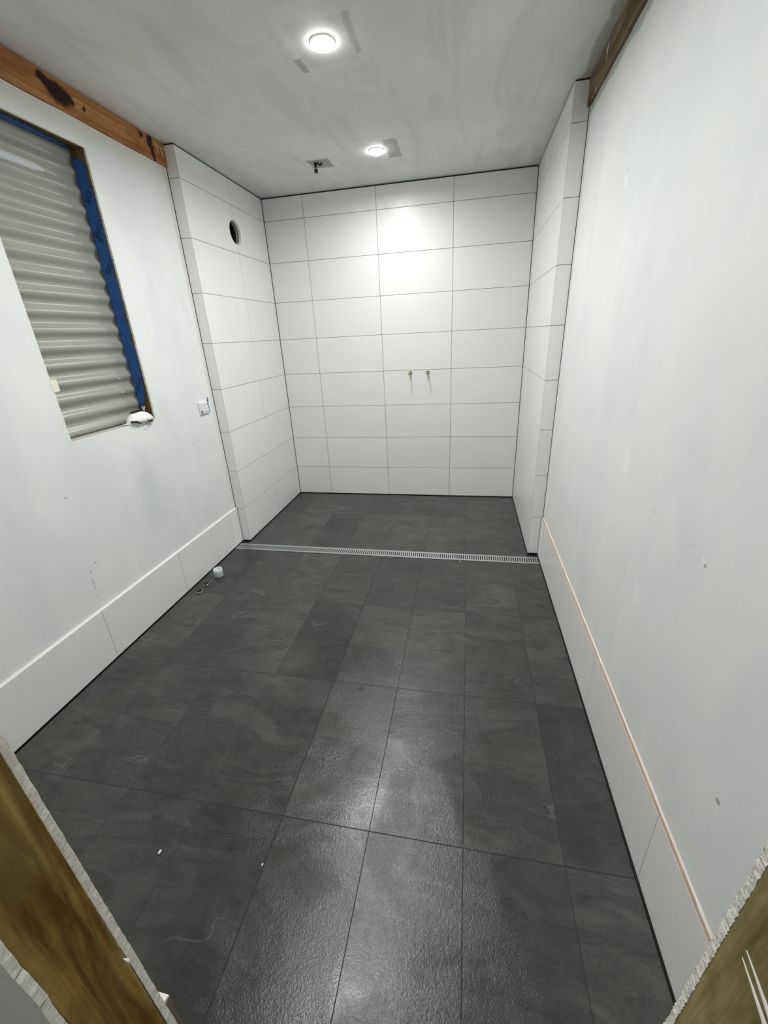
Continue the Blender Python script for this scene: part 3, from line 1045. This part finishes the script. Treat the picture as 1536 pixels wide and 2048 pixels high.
# ------------------------------------------------------------------ power outlet
oy0, oy1, oz0, oz1 = -1.298, -1.194, 1.046, 1.128
ot = thing('power_outlet', (WL, (oy0 + oy1) / 2, oz0), 'white wall socket body masked with scraps of blue tape beside the tiled shower wall', 'socket')
make('housing', MB().box((WL + 0.0003, oy0, oz0), (WL + 0.013, oy1, oz1)), MT['plastic'], ot, bevel=0.004, seg=2)
plate = make('socket_plate', MB().box((WL + 0.013, oy0 + .016, oz0 + .013), (WL + 0.018, oy1 - .016, oz1 - .008)), MT['plastic'], ot, bevel=0.003, seg=2)
for (y, z) in ((oy0 + .040, oz1 - .026), (oy1 - .026, oz1 - .020)):
    make('screw', MB().revolve([(.0048, 0), (.0048, .0012), (.0025, .0020)], (WL + 0.0180, y, z), 0, 12), MT['screw'], plate)
for (y, z) in ((oy0 + .033, oz0 + .034), (oy0 + .052, oz0 + .034), (oy0 + .050, oz0 + .020)):
    make('pin_slot', MB().box((WL + 0.0181, y - .0016, z - .003), (WL + 0.0184, y + .0016, z + .003)), MT['screw'], plate)
make('masking_tape', MB().prism([(oy1 - .012, oz0 + .006), (oy1 - .003, oz0 + .004), (oy1 - .004, oz0 + .055), (oy1 + .006, oz1 + .012), (oy1 - .004, oz1 + .022), (oy1 - .018, oz1 - .006)], 0, WL + 0.0131, WL + 0.0142), MT['masking_tape'], ot)
make('masking_tape', MB().prism([(oy0 + .002, oz0 + .004), (oy0 + .018, oz0 + .003), (oy0 + .015, oz0 + .026), (oy0 + .002, oz0 + .028)], 0, WL + 0.0132, WL + 0.0150), MT['masking_tape'], ot)

# ------------------------------------------------------------------ round vent hole through the left shower wall
vd = thing('vent_duct', (XL - 0.02, VY, VZ), 'round dark vent hole with cream lining in the white tiled left shower wall', 'vent')
n = 36
def ring(x, r): return [(x, VY + r * math.cos(2 * math.pi * k / n), VZ + r * math.sin(2 * math.pi * k / n)) for k in range(n)]
mb = MB().loft([ring(XL - 0.036, VR + .003), ring(XL - 0.0085, VR + .003), ring(XL - 0.0085, VR - .0035), ring(XL - 0.017, VR - .0045), ring(XL - 0.018, VR - .002), ring(XL - 0.036, VR - .002)], 0, True, False, False)
make('duct_lining', mb, MT['duct'], vd)
make('duct_tube', MB().loft([ring(XL - 0.036, VR + .0035), ring(XL - 0.186, VR + .0035), ring(XL - 0.186, VR - .001), ring(XL - 0.0362, VR - .001)], 0, True, False, False), MT['black'], vd)  # black of tube and back paints in the unlit void
make('duct_back', MB().loft([ring(XL - 0.190, VR + .003), ring(XL - 0.1865, VR + .003)]), MT['black'], vd)

# ------------------------------------------------------------------ tap pipes in the back wall
TL = ('left of two short brass tap pipes standing out of the tiled back wall', 'right of two short brass tap pipes standing out of the tiled back wall')
for (tx, tz), lb in zip(TAPS, TL):
    t = thing('tap_pipe', (tx, 0.0, tz), lb, 'pipe', 'brass tap pipes in the back wall')
    pb = make('pipe', MB().revolve([(.0095, -0.066), (.0095, .0075)], (tx, 0, tz), 1, 20), MT['brass'], t)
    make('pipe_end', MB().revolve([(.0065, -.0685), (.0105, -.0665), (.0115, -.056), (.0115, -.046), (.0098, -.045)], (tx, 0, tz), 1, 20), MT['brass'], pb)

# ------------------------------------------------------------------ shower pipe from the ceiling
sp = thing('shower_pipe', (0.312, -0.552, H), 'dark pipe stub with a pale blue band hanging from the ceiling above the shower', 'pipe')
spp = make('pipe', MB().revolve([(.0095, -.041), (.0095, 0.0)], (0.312, -0.552, H), 2, 16), MT['copper'], sp)
make('threaded_end', MB().revolve([(.0100, -.0545), (.0118, -.053), (.0112, -.050), (.0120, -.048), (.0112, -.0455), (.0120, -.043), (.0118, -.036), (.0096, -.0355)], (0.312, -0.552, H), 2, 16), MT['copper'], spp)
make('tape_band', MB().revolve([(.0112, -.0352), (.0112, -.0285)], (0.312, -0.552, H), 2, 16), MT['blue_band'], spp)
make('pipe_clip', MB().tube([(0.325, -0.548, H - .001), (0.334, -0.545, H - .012), (0.346, -0.542, H - .012), (0.352, -0.540, H - .001)], .0055, 8), MT['copper'], sp)

# ------------------------------------------------------------------ pipes through the floor by the left wall
def floor_pipe(x, y, label):
    t = thing('water_pipe', (x, y, 0), label, 'pipe', 'capped water pipe stubs in the floor')
    make('pipe', MB().revolve([(.0150, 0.0), (.0150, .016), (.0118, .016), (.0110, .004)], (x, y, 0), 2, 20), MT['copper'], t)
    make('pipe_rim', MB().revolve([(.0150, 0.0), (.0190, .0008), (.0182, .0028), (.0150, .0032)], (x, y, 0), 2, 20, 0, False, False), MT['chrome'], t)
    make('pipe_bore', MB().revolve([(.0116, .0042), (.0105, .0062)], (x, y, 0), 2, 16), MT['black'], t)
floor_pipe(-0.3420, -1.748, 'dark water pipe stub in the floor nearest the white waste pipe')
floor_pipe(-0.3370, -1.836, 'dark water pipe stub in the floor farthest from the white waste pipe')
pp = thing('waste_pipe', (-0.316, -1.634, 0), 'short white plastic waste pipe standing up from the dark floor beside the left skirting', 'pipe')
make('pipe', MB().revolve([(.0300, 0.0005), (.0300, .052), (.0290, .0535), (.0245, .0535), (.0235, .052), (.0235, .006)], (-0.316, -1.634, 0), 2, 28), MT['pvc'], pp)
make('cement_smear', MB().revolve([(.0304, 0.0005), (.0305, .012), (.0306, .026), (.0303, .029)], (-0.316, -1.634, 0), 2, 28, 0, False, False), MT['pvc_grey'], pp)

# ------------------------------------------------------------------ linear drain
dx0, dx1, dy0, dy1 = SL + 0.004, SR - 0.004, -1.2515, -1.1570
dr = thing('floor_drain', ((dx0 + dx1) / 2, (dy0 + dy1) / 2, -0.012), 'long slotted stainless steel floor drain across the shower entrance', 'drain')
mb = MB()
mb.box((dx0, dy0, -0.0095), (dx1, dy0 + 0.0035, 0.0006))
mb.box((dx0, dy1 - 0.0035, -0.0095), (dx1, dy1, 0.0006))
mb.box((dx0, dy0 + .0036, -0.0118), (dx1, dy1 - .0036, -0.0110))
make('channel', mb, MT['stainless'], dr)
gy0, gy1 = dy0 + 0.006, dy1 - 0.006
mb = MB()
mb.box((dx0 + .002, gy0, -0.0040), (dx1 - .002, gy0 + 0.013, 0.0004))
mb.box((dx0 + .002, gy1 - 0.013, -0.0040), (dx1 - .002, gy1, 0.0004))
rail = make('grate_rail', mb, MT['stainless'], dr)
mb = MB()
k = 0
x = dx0 + .002
while x < dx1 - .010:
    mb.box((x, gy0 + 0.0131, -0.0016), (x + 0.0078, gy1 - 0.0131, 0.0004))
    x += 0.0149
gb = make('grate_bars', mb, MT['stainless'], rail)
gb['kind'] = 'stuff'
make('channel_shade', MB().box((dx0 + .002, gy0, -0.0108), (dx1 - .002, gy1, -0.0100)), MT['dark'], dr)  # near-black sheet over the steel bottom, paints shade under the slots

# ------------------------------------------------------------------ crumbs on the floor
for (x, y, r, lb) in ((0.422, -3.209, .005, 'tiny white plaster crumb on the dark floor nearest the left stud'),
                      (0.764, -3.187, .003, 'tiny pale plaster crumb on the dark floor towards the middle of the doorway'),
                      (1.328, -1.2745, .004, 'tiny white crumb on the floor at the front edge of the drain')):
    c = make('plaster_crumb', MB().revolve([(r * .5, 0.0), (r, r * .5), (r * .7, r), (r * .2, r * 1.2)], (x, y, 0.0003), 2, 7), MT['white_plaster'], None, origin=(x, y, 0))
    c.scale = (1.0, 1.6, 1.0)
    tag(c, lb, 'crumb')

# ------------------------------------------------------------------ ceiling downlights
def downlight(x, y, label, k):
    t = thing('ceiling_light', (x, y, H), label, 'light', 'round downlights in a row on the ceiling')
    make('trim_ring', MB().revolve([(.0500, -.0005), (.0498, -.0035), (.0480, -.0055), (.0464, -.0050), (.0464, -.0005)], (x, y, H), 2, 40, 0, False, False), MT['ring'], t)
    make('diffuser', MB().revolve([(.0462, -.0020), (.0458, -.0085), (.0425, -.0130), (.0330, -.0170), (.0190, -.0192), (.0040, -.0200)], (x, y, H), 2, 32), MT['lamp'], t)
    ld = bpy.data.lights.new('lamp', 'AREA')
    ld.shape = 'DISK'
    ld.size = 0.075
    ld.energy = LAMP_W * k
    ld.spread = math.radians(LAMP_SPREAD)
    ld.color = (1.0, 1.0, 0.985)
    lo = bpy.data.objects.new('lamp', ld)
    COL.objects.link(lo)
    place(lo, (x, y, H - 0.0215), t)
    return t


downlight(0.738, -0.615, 'farther of the two glowing round downlights, above the shower', 0.42)
downlight(0.742, -1.695, 'nearer of the two glowing round downlights, in the middle of the ceiling', 0.92)
downlight(0.742, -2.790, 'third round downlight of the row, nearest the doorway above the frame', 0.62)
